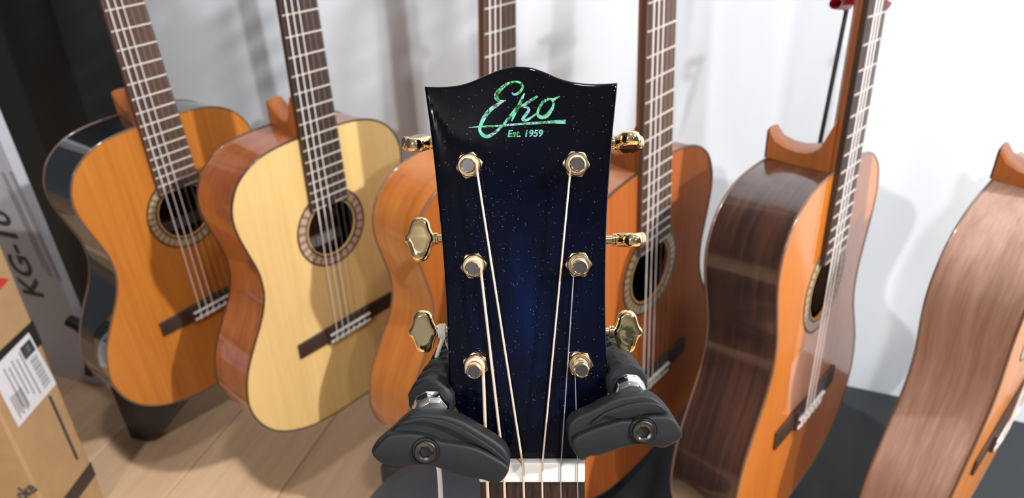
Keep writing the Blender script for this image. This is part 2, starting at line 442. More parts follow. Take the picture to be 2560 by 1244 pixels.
G5 = classical('classical guitar with bright orange top and dark glossy rosewood sides', GP['g5'], M['cedar5'], M['rose5'], M['rose5'], M['neck_red'], M['fb'], M['bind_brown'], M['ros_tan'], .085, clear_plate=True)
G6 = classical('classical guitar with satin grey-brown mahogany sides cut off by the right frame edge', GP['g6'], M['cedar6'], M['mahog6'], M['mahog6'], M['neck_red'], M['fb'], M['bind_brown'], M['ros_tan'], .085)

# ------------------------------------------------------------------ boxes at the left
card = mat('brown_cardboard', (.50, .315, .155), .75); N_, L_, b_ = nodes(card)
L_.new(ramp(card, noise(card, coords(card, (25, 25, 6)), 1, 4), [(.3, (.47, .29, .14)), (.7, (.53, .34, .17))]), b_.inputs['Base Color'])
tape = mat('black_tape', (.030, .024, .022), .35)
whitecard = mat('white_card', (.55, .56, .62), .6)
ink = mat('dark_grey_ink', (.05, .055, .065), .6); faint = mat('pale_grey_ink', (.34, .34, .36), .6); grey = mat('grey_ink', (.22, .22, .24), .6)
slabel = mat('white_shipping_label', (.83, .84, .90), .5); redink = mat('red_ink', (.65, .05, .04), .5)
def text_mesh(txt, size, ext=.0002, bold=0, shear=0):
    cu = bpy.data.curves.new('t', 'FONT'); cu.body = txt; cu.size = size; cu.extrude = ext; cu.offset = bold; cu.shear = shear
    cu.align_x = 'LEFT'; o = bpy.data.objects.new('t', cu); C.objects.link(o)
    dg = bpy.context.evaluated_depsgraph_get(); me = bpy.data.meshes.new_from_object(o.evaluated_get(dg)); me.name = 'lettering'
    bpy.data.objects.remove(o); return me
def frame(origin, x, z_up, label=None):
    """matrix with local x along x, local y upwards along z_up, local z out of the face"""
    x = x.normalized(); y = (z_up - x * x.dot(z_up)).normalized(); z = x.cross(y)
    return Matrix(((x.x, y.x, z.x, origin.x), (x.y, y.y, z.y, origin.y), (x.z, y.z, z.z, origin.z), (0, 0, 0, 1)))
def facepoint(fm, x, y, z=0):
    n = Vector(fm.col[2][:3]); p = on_plane(x, y, Vector(fm.col[3][:3]) + n * z, n)
    return fm.inverted() @ p
def facepoly(name, fm, px, z0, z1, mt, parent, bevel=0):
    pts = [facepoint(fm, x, y, 0) for x, y in px]
    bm = B(); prism(bm, [(p.x, p.y) for p in pts], z0, z1); bev(bm, bevel, 1)
    return obj(name, bm, mt, parent, 0)
# tall white carton
A = at_height(137, 937, .0); Bp = at_height(270, 968, .0)
up_pt = on_plane(0, 320, Bp, (Bp - A).normalized().cross(Vector((0, 0, 1))))
fm = frame(A, Bp - A, (Bp - A).cross((Bp - Vector((0, 0, HC))).cross(ray(0, 320))) * (1 if (Bp - A).cross((Bp - Vector((0, 0, HC))).cross(ray(0, 320))).z > 0 else -1))
wd = (Bp - A).length
kg = empty('white_carton', fm); tag(kg, 'tall narrow white carton with large dark lettering, leaning by the black panel', 'box')
wd *= .93
bm = box(B(), (wd / 2, .55, -.011), (wd, 1.10, .022)); bev(bm, .0015, 1); obj('carton_body', bm, whitecard, kg, 0)
for a_, b_x, c_w in (((8, 430), (128, 690), .010), ((28, 428), (150, 700), .009), ((20, 470), (110, 670), .004)):
    p_, q_ = facepoint(fm, *a_), facepoint(fm, *b_x); bm = tube(B(), [(p_.x, p_.y, -.0002), (q_.x, q_.y, -.0002)], .0012, 4)
    n_ = Vector((q_.y - p_.y, p_.x - q_.x)).normalized() * c_w / 2
    bm.free(); bm = B(); prism(bm, [(p_.x + n_.x, p_.y + n_.y), (q_.x + n_.x, q_.y + n_.y), (q_.x - n_.x, q_.y - n_.y), (p_.x - n_.x, p_.y - n_.y)], 0, .0006); obj('printed_line', bm, faint, kg, 0)
me = text_mesh('KG-10', .125, .0004, .0022)
o = link('lettering', me, ink, kg)
P0 = facepoint(fm, 112, 747); P1 = facepoint(fm, 12, 526); P2 = facepoint(fm, 62, 736)
sx = (P1 - P0).length / max(v.co.x for v in me.vertices); sy_ = (P2 - P0).length / max(v.co.y for v in me.vertices)
dv = (P1 - P0).normalized(); ev = (P2 - P0).normalized()
o.matrix_local = Matrix(((dv.x * sx, ev.x * sy_, 0, P0.x), (dv.y * sx, ev.y * sy_, 0, P0.y), (0, 0, 1, .0006), (0, 0, 0, 1)))
facepoly('printed_mark', fm, [(211, 884), (229, 896), (232, 942), (213, 936)], .0002, .0012, ink, kg)
# brown carton in front of it
az = math.radians(86); xd = Vector((math.cos(az), math.sin(az), 0))
cr = at_height(262, 1245, .0)
vn = xd.cross(Vector((0, 0, 1)))
q = on_plane(97, 865, cr, vn)
fm2 = frame(cr, xd, (q - cr))
cb = empty('brown_carton', fm2); tag(cb, 'brown cardboard carton with white shipping label and black tape bands at lower left', 'box')
a = facepoint(fm2, 55, 1150); hL = a.x
top = facepoint(fm2, -24, 585).y
bm = box(B(), (hL / 2, top / 2, -.15), (-hL, top, .30)); bev(bm, .004, 2); obj('carton_body', bm, card, cb, 0)
def band(y0, y1):
    bm = box(B(), (hL / 2, (y0 + y1) / 2, -.15), (-hL + .0016, y1 - y0, .3016)); return obj('tape_band', bm, tape, cb, 0)
y0 = facepoint(fm2, 230, 1198).y; y1 = facepoint(fm2, 216, 1168).y
band(y0, y1)
y0 = facepoint(fm2, 97, 865).y; y1 = facepoint(fm2, 75, 806).y
band(y0, y1)
lb = facepoly('shipping_label', fm2, [(69, 831), (138, 958), (44, 1067), (-28, 930)], .0012, .0020, slabel, cb)
def lbl(px, mt): return facepoly('label_print', fm2, px, .0020, .0024, mt, lb)
def L2(s, t):    # label space: s along the top edge from its left corner, t down
    a, b, c, d_ = Vector((-28, 930)), Vector((69, 831)), Vector((138, 958)), Vector((44, 1067))
    p = a.lerp(b, s); q_ = d_.lerp(c, s); return tuple(p.lerp(q_, t))
def lrect(s0, s1, t0, t1, mt): lbl([L2(s0, t0), L2(s1, t0), L2(s1, t1), L2(s0, t1)], mt)
lrect(.70, .96, .08, .30, ink)
for i in range(4): lrect(.76 + .04 * i, .78 + .04 * i, .13, .25, slabel)
for i in range(16): lrect(.76, .93, .36 + .034 * i, .36 + .034 * i + (.012, .02, .008, .016)[i % 4], grey)
for i in range(5): lrect(.64 - .1 * i, .67 - .1 * i, .12 + .05 * (i % 2), .9 - .08 * (i % 3), faint)
for i in range(6): lrect(.10 + .05 * i, .13 + .05 * i, .55, .92 - .05 * (i % 2), faint)
facepoly('printed_line', fm2, [(120, 990), (126, 988), (196, 1146), (190, 1149)], .0002, .001, ink, cb)
lf = frame(Vector(fm2 @ Vector((hL, 0, 0))), Vector((fm2.col[2].x, fm2.col[2].y, fm2.col[2].z)), Vector(fm2.col[1][:3]))
a_ = facepoint(lf, 60, 1250); b_2 = facepoint(lf, 96, 1222)
me = text_mesh('oke', .03, .0003, .0006); o = link('lettering', me, ink, cb); sc_ = (b_2 - a_).length / max(v.co.x for v in me.vertices)
o.matrix_world = lf @ Matrix.Translation((a_.x, a_.y, .0006)) @ Matrix.Rotation(math.atan2(b_2.y - a_.y, b_2.x - a_.x), 4, 'Z') @ Matrix.Scale(sc_, 4)
facepoly('red_mark', fm2, [(-30, 690), (22, 697), (0, 722), (-30, 742)], .0002, .001, redink, cb) if top > facepoint(fm2, 10, 700).y else None

# ------------------------------------------------------------------ black tapered foot below the first guitar
blk = mat('matt_black_metal', (.012, .012, .014), .5)
c = at_height(352, 1103, 0)
nf = Vector((-.35, -.94, 0)).normalized(); xf = Vector((.94, -.35, 0)).normalized()
fm3 = frame(c, xf, Vector((0, 0, 1)))
ft = empty('guitar_stand', fm3); bpy.context.view_layer.update(); tag(ft, 'black tapered stand foot below the amber-topped guitar with black sides', 'guitar stand')
pts = [facepoint(fm3, x, y) for x, y in [(329, 1101), (376, 1106), (462, 995), (478, 930), (300, 890), (262, 935), (295, 1020)]]
bm = B(); prism(bm, [(p.x, max(p.y, 0)) for p in pts], -.045, 0); bev(bm, .003, 2); obj('tapered_foot', bm, blk, ft, 0)
obj('support_arm', tube(B(), [ft.matrix_world.inverted() @ at_depth(172, 800, 1.33), ft.matrix_world.inverted() @ at_depth(196, 812, 1.33), ft.matrix_world.inverted() @ at_depth(300, 905, 1.33)], [.011, .011, .008], 10), blk, ft)
# rear support of the orange guitar: rod with red padded rest
def gl(Gobj, p): return Gobj.matrix_world @ Vector(p)
redp = mat('red_padding', (.42, .01, .02), .5)
def rear_stand(Gobj, label, u, v_top, z, px_mark=None):
    st = empty('guitar_rest', Matrix.Translation(gl(Gobj, (u, -.18, z - .05)))); tag(st, label, 'guitar stand')
    inv = st.matrix_world.inverted()
    P = lambda p: inv @ gl(Gobj, p)
    obj('rod', tube(B(), [P((u, -.17, z)), P((u, v_top, z))], .0026, 10), blk, st)
    bm = tube(B(), [P((-.040, v_top, -.012)), P((-.040, v_top, z * .5)), P((-.02, v_top, z)), P((.02, v_top, z)), P((.040, v_top, z * .5)), P((.040, v_top, -.012))], .007, 10)
    obj('red_neck_rest', bm, redp, st, 50)
    bm = tube(B(), [P((-.09, -.172, -.0)), P((-.09, -.172, z)), P((.09, -.172, z)), P((.09, -.172, 0))], .006, 8); obj('lower_cradle', bm, blk, st, 50)
    return st
def rest(Gobj, label, px, zl, rad):
    n = (Gobj.matrix_world.to_3x3() @ Vector((0, 0, 1))).normalized()
    P = [on_plane(x, y, gl(Gobj, (0, 0, zl)), n) for x, y in px]
    st = empty('guitar_rest', Matrix.Translation(P[0])); tag(st, label, 'guitar stand')
    obj('rod', tube(B(), [p - P[0] for p in P[:2]], rad, 10), blk, st)
    loc = Gobj.matrix_world.inverted() @ P[1]
    w = lambda q: gl(Gobj, q) - P[0]
    bm = tube(B(), [w((loc.x - .006, loc.y, zl)), w((loc.x + .0, loc.y, zl)), w((0, loc.y + .01, -.036)), w((.026, loc.y + .012, -.030)), w((.036, loc.y + .010, -.004)), w((.036, loc.y + .004, .006))], .006, 12)
    obj('red_neck_rest', bm, redp, st, 50)
    return st
rest(G5, 'thin black rod with red neck rest behind the bright orange guitar', [(2038, 416), (2119, 12)], -.050, .0026)
rest(G3, 'red padded neck rest behind the guitar hidden by the headstock', [(1216, 430), (1243, -25)], -.036, .0020)

# ------------------------------------------------------------------ round black stool below the headstock
m = mat('black_leatherette', (.020, .028, .036), .32, coat=.2, coat_r=.3); bump(m, noise(m, coords(m, (150, 150, 150)), 1, 2), .1, .001)
sc = at_height(1172, 1338, HC - .74)
st = empty('round_stool', Matrix.Translation((sc.x, sc.y, 0))); tag(st, 'round black padded stool on the floor under the dark blue headstock', 'stool')
h = HC - .74
bm = lathe(B(), [(.03, h - .062), (.138, h - .060), (.143, h - .052), (.144, h - .015), (.138, h - .004), (.12, h + .001), (.06, h + .003), (.008, h + .003)], seg=64); obj('seat', bm, m, st, 40)
bm = tube(B(), [(.1445 * math.cos(a * math.pi / 32), .1445 * math.sin(a * math.pi / 32), h - .020) for a in range(64)], .0022, 6, closed=True); obj('piping', bm, m, st)
for k in range(4):
    a = math.pi / 4 + k * math.pi / 2
    obj('leg', tube(B(), [(.09 * math.cos(a), .09 * math.sin(a), h - .06), (.125 * math.cos(a), .125 * math.sin(a), 0.0)], .009, 10), blk, st)

# ------------------------------------------------------------------ foreground guitar head
ncam = Vector((-.0167, -.1233, .9922)).normalized()
nW = M3 @ ncam
ctr = at_depth(1330, 1180, .295)
tp = on_plane(1301, 165, ctr, nW)
yW = (tp - ctr).normalized(); xW = yW.cross(nW)
HM = Matrix(((xW.x, yW.x, nW.x, ctr.x), (xW.y, yW.y, nW.y, ctr.y), (xW.z, yW.z, nW.z, ctr.z), (0, 0, 0, 1)))
HI = HM.inverted()
def hp(x, y, z=0):          # point of the photo on the plane z metres above the head's face, in head space
    p = HI @ on_plane(x, y, ctr + nW * z, nW); return Vector((p.x, p.y, z))
ag = empty('acoustic_guitar', HM)
tag(ag, 'acoustic guitar in front with glossy dark blue headstock, gold tuners and green shell inlay', 'guitar')
gold = mat('polished_gold', (.95, .76, .42), .07, metal=1)
goldb = mat('brushed_gold', (.86, .66, .40), .24, metal=1)
postd = mat('dark_post_dimple', (.20, .19, .19), .3, metal=1)
# lacquer: blue in the middle, black towards the edges
lac = mat('dark_blue_lacquer', (.002, .006, .04), .06, coat=.2, coat_r=.03, spec=.12); N_, L_, b_ = nodes(lac)
tc = N_.new('ShaderNodeTexCoord'); mp = N_.new('ShaderNodeMapping'); L_.new(tc.outputs['Object'], mp.inputs[0])
mp.inputs['Location'].default_value = (.0, -.78, 0); mp.inputs['Scale'].default_value = (19, 11.5, 0)
gr = N_.new('ShaderNodeTexGradient'); gr.gradient_type = 'SPHERICAL'; L_.new(mp.outputs[0], gr.inputs[0])
nz = noise(lac, coords(lac, (90, 22, 10)), 1, 3, .5)
mu = N_.new('ShaderNodeMath'); mu.operation = 'MULTIPLY'; L_.new(gr.outputs['Fac'], mu.inputs[0])
nr = ramp(lac, nz, [(.3, (.45, .45, .45)), (.7, (1, 1, 1))]); L_.new(nr, mu.inputs[1])
base = ramp(lac, mu.outputs[0], [(0, (.0012, .0013, .003)), (.45, (.0012, .0024, .009)), (1, (.0017, .0078, .040))])
vo = N_.new('ShaderNodeTexVoronoi'); vo.inputs['Scale'].default_value = 800; L_.new(tc.outputs['Object'], vo.inputs['Vector'])
vo2 = noise(lac, coords(lac, (40, 40, 40)), 1, 2)
th = ramp(lac, vo.outputs['Distance'], [(0, (1, 1, 1)), (.12, (.4, .4, .4)), (.18, (0, 0, 0))])
cc = N_.new('ShaderNodeSeparateColor'); L_.new(vo.outputs['Color'], cc.inputs[0])
gt = N_.new('ShaderNodeMath'); gt.operation = 'GREATER_THAN'; gt.inputs[1].default_value = .80; L_.new(cc.outputs[0], gt.inputs[0])
m1 = N_.new('ShaderNodeMath'); m1.operation = 'MULTIPLY'; L_.new(th, m1.inputs[0]); L_.new(gt.outputs[0], m1.inputs[1])
m2 = N_.new('ShaderNodeMath'); m2.operation = 'MULTIPLY'; m2.inputs[1].default_value = .35; L_.new(m1.outputs[0], m2.inputs[0])
L_.new(mixc(lac, m2.outputs[0], base, (.45, .42, .40)), b_.inputs['Base Color'])

topc = crom([(1060, 215), (1100, 216), (1140, 213), (1175, 204), (1215, 187), (1250, 173), (1280, 166), (1300, 165), (1330, 168), (1365, 180), (1400, 195), (1440, 205), (1490, 209), (1545, 206)], 3)
rsd = crom([(1545, 206), (1540, 260), (1532, 340), (1524, 440), (1518, 540), (1515, 650), (1514, 760), (1516, 850), (1520, 930), (1522, 968), (1519, 992), (1509, 1016), (1496, 1050), (1480, 1100), (1465, 1152)], 2)
lsd = crom([(1197, 1155), (1184, 1125), (1168, 1090), (1153, 1056), (1139, 1022), (1128, 994), (1122, 968), (1120, 930), (1119, 880), (1116, 780), (1110, 680), (1103, 590), (1094, 500), (1084, 400), (1072, 300), (1060, 215)], 2)
poly = topc[:-1] + rsd + lsd[:-1]
pts = [hp(x, y) for x, y in poly]
bm = B(); prism(bm, [(p.x, p.y) for p in pts], -.0155, 0)
bm.normal_update(); fe = [e for e in bm.edges if all(abs(v.co.z) < 1e-6 for v in e.verts)] + [e for e in bm.edges if all(abs(v.co.z + .0155) < 1e-6 for v in e.verts)]
bev(bm, .0013, 3, edges=fe); obj('headstock', bm, lac, ag, 40)

# shell inlay
sh = mat('abalone_shell', (.3, .7, .5), .22, coat=1, coat_r=.04); N_, L_, b_ = nodes(sh)
n1 = noise(sh, coords(sh, (260, 150, 200), rot=(0, 0, .5)), 1, 2, 1.5)
col = ramp(sh, n1, [(.24, (.01, .05, .03)), (.36, (.03, .30, .08)), (.44, (.20, .55, .24)), (.50, (.07, .72, .55)), (.56, (.50, .58, .62)), (.62, (.06, .20, .45)), (.70, (.10, .42, .12)), (.80, (.30, .22, .20))])
n2 = noise(sh, coords(sh, (110, 260, 200), rot=(0, 0, -.6)), 1, 1, 1.5)
dk = ramp(sh, n2, [(.455, (1, 1, 1)), (.48, (.04, .04, .04)), (.49, (.04, .04, .04)), (.515, (1, 1, 1))])
N_m = mixc(sh, None, col, dk); mx = N_m.node; mx.blend_type = 'MULTIPLY'; mx.inputs[0].default_value = .92
L_.new(N_m, b_.inputs['Base Color']); b_.inputs['Metallic'].default_value = .35
def stroke(bm, pts, z):
    P = crom([(1040 + x * .28140, 150 + y * .28140, w * .247) for x, y, w in pts], 6)
    L, R_ = [], []
    n = len(P)
    for i in range(n):
        a, b = P[max(i - 1, 0)], P[min(i + 1, n - 1)]; t = Vector((b[0] - a[0], b[1] - a[1])).normalized(); nn = Vector((-t.y, t.x))
        c_ = Vector(P[i][:2]); L.append(c_ + nn * P[i][2] / 2); R_.append(c_ - nn * P[i][2] / 2)
    v = [(bm.verts.new(hp(l.x, l.y, z)), bm.verts.new(hp(r.x, r.y, z))) for l, r in zip(L, R_)]
    for a, b in zip(v[:-1], v[1:]): bm.faces.new((a[0], a[1], b[1], b[0]))
    for i in (0, n - 1):
        if P[i][2] > 3.0 and not (pts[-1][0] > 1300 and i > 0):
            cv = [bm.verts.new(hp(P[i][0] + P[i][2] / 2 * math.cos(q * math.pi / 6), P[i][1] + P[i][2] / 2 * math.sin(q * math.pi / 6), z - .000004)) for q in range(12)]
            bm.faces.new(cv)
STK = [[(852, 292, 14), (878, 306, 22), (916, 288, 27), (946, 245, 24), (932, 206, 24), (884, 192, 18), (822, 206, 26), (765, 245, 36), (722, 295, 46), (714, 335, 42), (742, 362, 28), (798, 360, 10)],
       [(785, 362, 12), (722, 398, 32), (662, 440, 40), (612, 500, 42), (580, 565, 36), (566, 620, 30), (590, 662, 36), (640, 678, 36), (700, 645, 32), (760, 590, 24), (815, 525, 28), (868, 462, 32), (908, 412, 30)],
       [(962, 298, 14), (940, 345, 28), (916, 400, 36), (882, 465, 34), (850, 542, 10)],
       [(1072, 326, 22), (1012, 364, 30), (952, 403, 30), (900, 420, 22)],
       [(915, 408, 16), (972, 416, 24), (1004, 440, 28), (968, 495, 30), (946, 528, 24), (990, 530, 26), (1048, 492, 18), (1088, 465, 16)],
       [(1232, 352, 18), (1184, 346, 22), (1132, 370, 28), (1098, 420, 28), (1080, 478, 28), (1110, 508, 36), (1160, 494, 42), (1204, 440, 32), (1222, 388, 22), (1206, 352, 16)],
       [(1215, 350, 18), (1250, 336, 18), (1276, 322, 7)],
       [(462, 600, 3), (560, 592, 15), (760, 582, 20), (900, 570, 22), (1100, 557, 26), (1200, 550, 30), (1280, 549, 38), (1332, 548, 44)]]
bm = B()
for i, s in enumerate(STK): stroke(bm, s, .00006 + .00001 * i)
obj('logo_inlay', bm, sh, ag, 0)
me = text_mesh('Est. 1959', .0046, .00003, .00012, .18)
o = link('lettering_inlay', me, sh, ag); a = hp(1268, 342, .00007); b = hp(1358, 341, .00007)
w_ = max(v.co.x for v in me.vertices); s_ = (b - a).length / w_; o.matrix_local = Matrix.Translation(a) @ Matrix.Rotation(math.atan2(b.y - a.y, b.x - a.x), 4, 'Z') @ Matrix.Diagonal((s_, s_ * 1.0, 1, 1))

# lint and dust on the lacquer
bm = B(); rd = random.Random(3)
for i in range(420):
    x = rd.uniform(1110, 1500); y = rd.uniform(230, 1140) if rd.random() < .5 else rd.gauss(640, 160)
    if y > 1140 or y < 200: continue
    if y > 1000 and not 1200 < x < 1450: continue
    c_ = hp(x, y, .00012); an = rd.uniform(0, 6.28); ln = rd.choice((.0002, .0003, .0005, .0009, .0013)); cu = rd.uniform(-1.6, 1.6)
    P = [c_]
    for q in range(4):
        P.append(P[-1] + Vector((math.cos(an), math.sin(an), 0)) * ln / 4); an += cu / 3
    tube(bm, P, .000016, 3)
o = obj('lint', bm, mat('pale_lint', (.30, .29, .28), .9), ag, 0); o['kind'] = 'stuff'

# nut, fretboard, neck, body
nc = [hp(1198, 1206, .0045), hp(1463, 1206, .0045), hp(1463, 1157, .0045), hp(1198, 1157, .0045)]
bm = B(); prism(bm, [(p.x, p.y) for p in nc], -.001, .0045); bev(bm, .0007, 3); obj('nut', bm, M['bone'], ag, 40)
ny = nc[0].y; nx = (nc[0].x + nc[1].x) / 2; hwn = (nc[1].x - nc[0].x) / 2
NM = Matrix.Translation((nx, ny, .0015)) @ Matrix.Rotation(math.radians(14), 4, 'X')
def nk(bm):
    for v in bm.verts: v.co = NM @ v.co
    return bm
bm = B(); prism(bm, [(-hwn, 0), (hwn, 0), (hwn + .0055, -.48), (-hwn - .0055, -.48)], -.005, .0015); bev(bm, .0005, 2); obj('fretboard', nk(bm), M['fbf'], ag, 30)
for k in range(1, 21):
    y_ = -(.65 - .65 * 2 ** (-k / 12)); hw = hwn + .0055 * -y_ / .48
    obj('fret', nk(tube(B(), [(-hw, y_, .0017), (hw, y_, .0017)], .0011, 8)), M['nickel'], ag)
bm = B(); rings = []
for v, dd in ((.0, .0135), (-.01, .0145), (-.03, .0145), (-.30, .017), (-.345, .030), (-.365, .07)):
    hw = hwn - .0003 + .0055 * max(0, -v) / .48
    rings.append([(hw * math.cos(a), v, -.005 - dd * math.sin(a)) for a in [math.pi * q / 14 for q in range(15)]])
loft(bm, rings); obj('neck', nk(bm), wood('amber_neck', (.40, .14, .04), (.30, .09, .02)), ag, 40)
DP = [(0, 0), (-.002, .06), (-.02, .112), (-.055, .139), (-.10, .145), (-.15, .137), (-.20, .131), (-.25, .142), (-.31, .172), (-.37, .195), (-.42, .193), (-.46, .165), (-.484, .11), (-.492, .05), (-.494, 0)]
q_ = [(w, v - .362) for v, w in DP]; DO = crom(q_ + [(-x, y) for x, y in q_[-2:0:-1]], 3, True)
bm = B(); loft(bm, [[(x, y, z) for x, y in DO] for z in (-.004, -.108)]); bev(bm, .002, 2); obj('body', nk(bm), lac, ag, 40)
bm = B(); lathe(bm, [(.05, -.0038), (.05, -.0034), (.0, -.0034)], (0, -.362 - .145, 0), seg=40); obj('sound_hole', nk(bm), M['inside'], ag)
bm = bev(box(B(), (0, -.65, .001), (.15, .03, .009)), .002, 2); obj('bridge', nk(bm), M['fbf'], ag, 0)

# tuners
BO = [(0, 54), (13, 51.5), (22, 42), (25.5, 28), (31, 14), (36, 8), (36, -6), (31, -12), (25, -27), (20, -42), (11, -51), (0, -54), (-12, -51.5), (-20, -42), (-24, -27), (-31, -11), (-37, -5), (-37, 6), (-31, 13), (-25.5, 28), (-21, 43), (-12, 51.5)]
def button(cx, cy, cz, ang, side, sc=.000178):
    P = crom(BO, 3, True); bm = B(); rings = []
    for s, z in ((.50, -.0030), (.80, -.0029), (.93, -.0022), (1, -.0010), (1, .0010), (.93, .0022), (.80, .0029), (.50, .0027)):
        rings.append([(-side * x * sc * s, y * sc * s, z) for x, y in P])
    loft(bm, rings)
    R_ = Matrix.Rotation(math.radians(ang), 3, 'X')
    for v in bm.verts: v.co = R_ @ v.co + Vector((cx, cy, cz))
    return bm
TN = [  # side, bushing px, hex turn, post top px, button centre px, button turn
    (-1, (1174, 413), 11, (1043, 357), -82, 9.0), (-1, (1185, 663), 7, (1051, 600), -16, 9.5), (-1, (1189, 910), 37, (1060, 832), 6, 10.5),
    (1, (1440, 410), -7, (1570, 355), 74, 9.0), (1, (1446, 660), 0, (1576, 593), 86, 9.5), (1, (1449, 907), -5, (1567, 819), 8, 10.5)]
POSTS = []
for side, (bx, by), turn, (ux, uy), ang, ph in TN:
    zt = -.024
    b0 = hp(bx, by, 0); bc = hp(ux, uy, zt); sy = hp(ux, (357, 598, 828)[(by > 500) + (by > 800)], zt).y
    t = B(); box(t, (b0.x, (b0.y + sy) / 2, -.0225), (.0155, .026, .012)); bev(t, .002, 2)
    tube(t, [(b0.x, sy, zt), (bc.x - side * .004, sy, zt)], .0019, 16)
    for q in (.0062, .0072): lathe(t, [(.0019, -.0006), (.0027, -.0004), (.0027, .0004), (.0019, .0006)], (bc.x - side * q, sy, zt), 'X', 20)
    tn = obj('tuner', t, gold, ag, 40)
    h_ = B(); a0 = math.radians(turn)
    prism(h_, [(b0.x + .0055 * math.cos(a0 + i * math.pi / 3), b0.y + .0055 * math.sin(a0 + i * math.pi / 3)) for i in range(6)], 0, .0016); bev(h_, .0004, 2)
    lathe(h_, [(.0047, .0014), (.0046, .0021), (.0042, .0026), (.0036, .0026), (.0034, .0018)], (b0.x, b0.y, 0), seg=32); obj('hex_bushing', h_, goldb, tn, 35)
    hh = ph / 1000
    p_ = lathe(B(), [(.0031, .001), (.0031, .0032), (.0026, .0042), (.0025, .0055), (.0029, .0066), (.0030, hh - .0004), (.0027, hh), (.0024, hh), (.0023, hh - .0002)], (b0.x, b0.y, 0), seg=32, cap=False); obj('string_post', p_, gold, tn, 35)
    d_ = lathe(B(), [(.0024, hh - .0002), (.0010, hh - .0003), (.0008, hh - .0006), (.0004, hh - .0006)], (b0.x, b0.y, 0), seg=24); obj('post_end', d_, postd, tn, 35)
    obj('button', button(bc.x, sy, zt, ang, side), gold, tn, 60)
    POSTS.append((b0, side))
# strings
stm = mat('bronze_wound_string', (.90, .70, .55), .38, metal=.45); stp = mat('plain_steel_string', (.50, .49, .48), .3, metal=.6)
STR = [  # post index, start px, nut px, px at the frame bottom, radius
    (2, (1213, 925), (1217, 1180), (1222, 1244), .00068, stm), (1, (1207, 678), (1259, 1180), (1267, 1244), .00056, stm), (0, (1194, 420), (1308, 1180), (1312, 1244), .00046, stm),
    (3, (1423, 425), (1355, 1180), (1356, 1244), .00040, stm), (4, (1428, 684), (1402, 1180), (1400, 1244), .00024, stp), (5, (1434, 932), (1444, 1180), (1443, 1244), .00019, stp)]
for pi, s0, s1, s2, r, mt in STR:
    b0, side = POSTS[pi]
    P = []
    e = hp(*s0, .0055); st_a = math.atan2(e.y - b0.y, e.x - b0.x); rr = .0027 + r
    turns = 2.3
    for i in range(60, -1, -1):
        a = st_a + side * -(i / 60) * turns * 2 * math.pi
        P.append(Vector((b0.x + rr * math.cos(a), b0.y + rr * math.sin(a), .0052 - (i / 60 - .0) * min(.0024, r * 2 * turns))))
    nt = hp(s1[0], 1168, .0050)
    P += [P[-1].lerp(nt, t_) for t_ in (.25, .5, .75)] + [nt, hp(s1[0] * .8 + s2[0] * .2, 1204, .0050)]
    f0 = hp(*s2, .0042)
    dn = (NM.to_3x3() @ Vector(((f0.x - nt.x) * .4, -1, -.0))).normalized()
    xb = -.0265 + (2, 1, 0, 3, 4, 5).index(pi) * 0
    k = [2, 1, 0, 3, 4, 5].index(pi); xe = -.027 + .0108 * k
    P.append(P[-1] + (NM @ Vector((xe - .0, -.64, .006)) - P[-1]) * .05)
    P.append(NM @ Vector((xe, -.64, .006)))
    bm = tube(B(), P, r, 10); obj('string', bm, mt, ag, 60)

# ------------------------------------------------------------------ white thread tied to the lower left tuner
thr = mat('white_cotton_thread', (.80, .77, .72), .9); bump(thr, noise(thr, coords(thr, (1500, 1500, 300)), 1, 2), .6, .0003)
o0 = hp(1106, 828, -.024)
bm = B()
sy = hp(1060, 828, -.024).y
for q in range(3):
    tube(bm, [(hp(1100 + q * 6, 828, -.024).x, sy + .0028 * math.cos(a * math.pi / 8), -.024 + .0028 * math.sin(a * math.pi / 8)) for a in range(16)], .0006, 6, closed=True)
tube(bm, [hp(1107, 846, -.021), hp(1100, 866, -.022), hp(1089, 900, -.030), hp(1081, 926, -.040), hp(1074, 942, -.050), hp(1078, 1020, -.062), hp(1095, 1160, -.055), hp(1098, 1175, -.054), hp(1101, 1215, -.053), hp(1104, 1300, -.052)], [.0010, .0010, .0009, .0009, .0010, .001, .0012, .0012, .0012, .0012], 8)
tube(bm, [hp(1109, 846, -.021), hp(1116, 858, -.024), hp(1124, 874, -.028)], .0006, 6)
for v in bm.verts: v.co = HM @ v.co - ctr
o = obj('cotton_thread', bm, thr); o.location = ctr; tag(o, 'white cotton thread tied round the lowest left gold tuner and hanging down', 'thread')

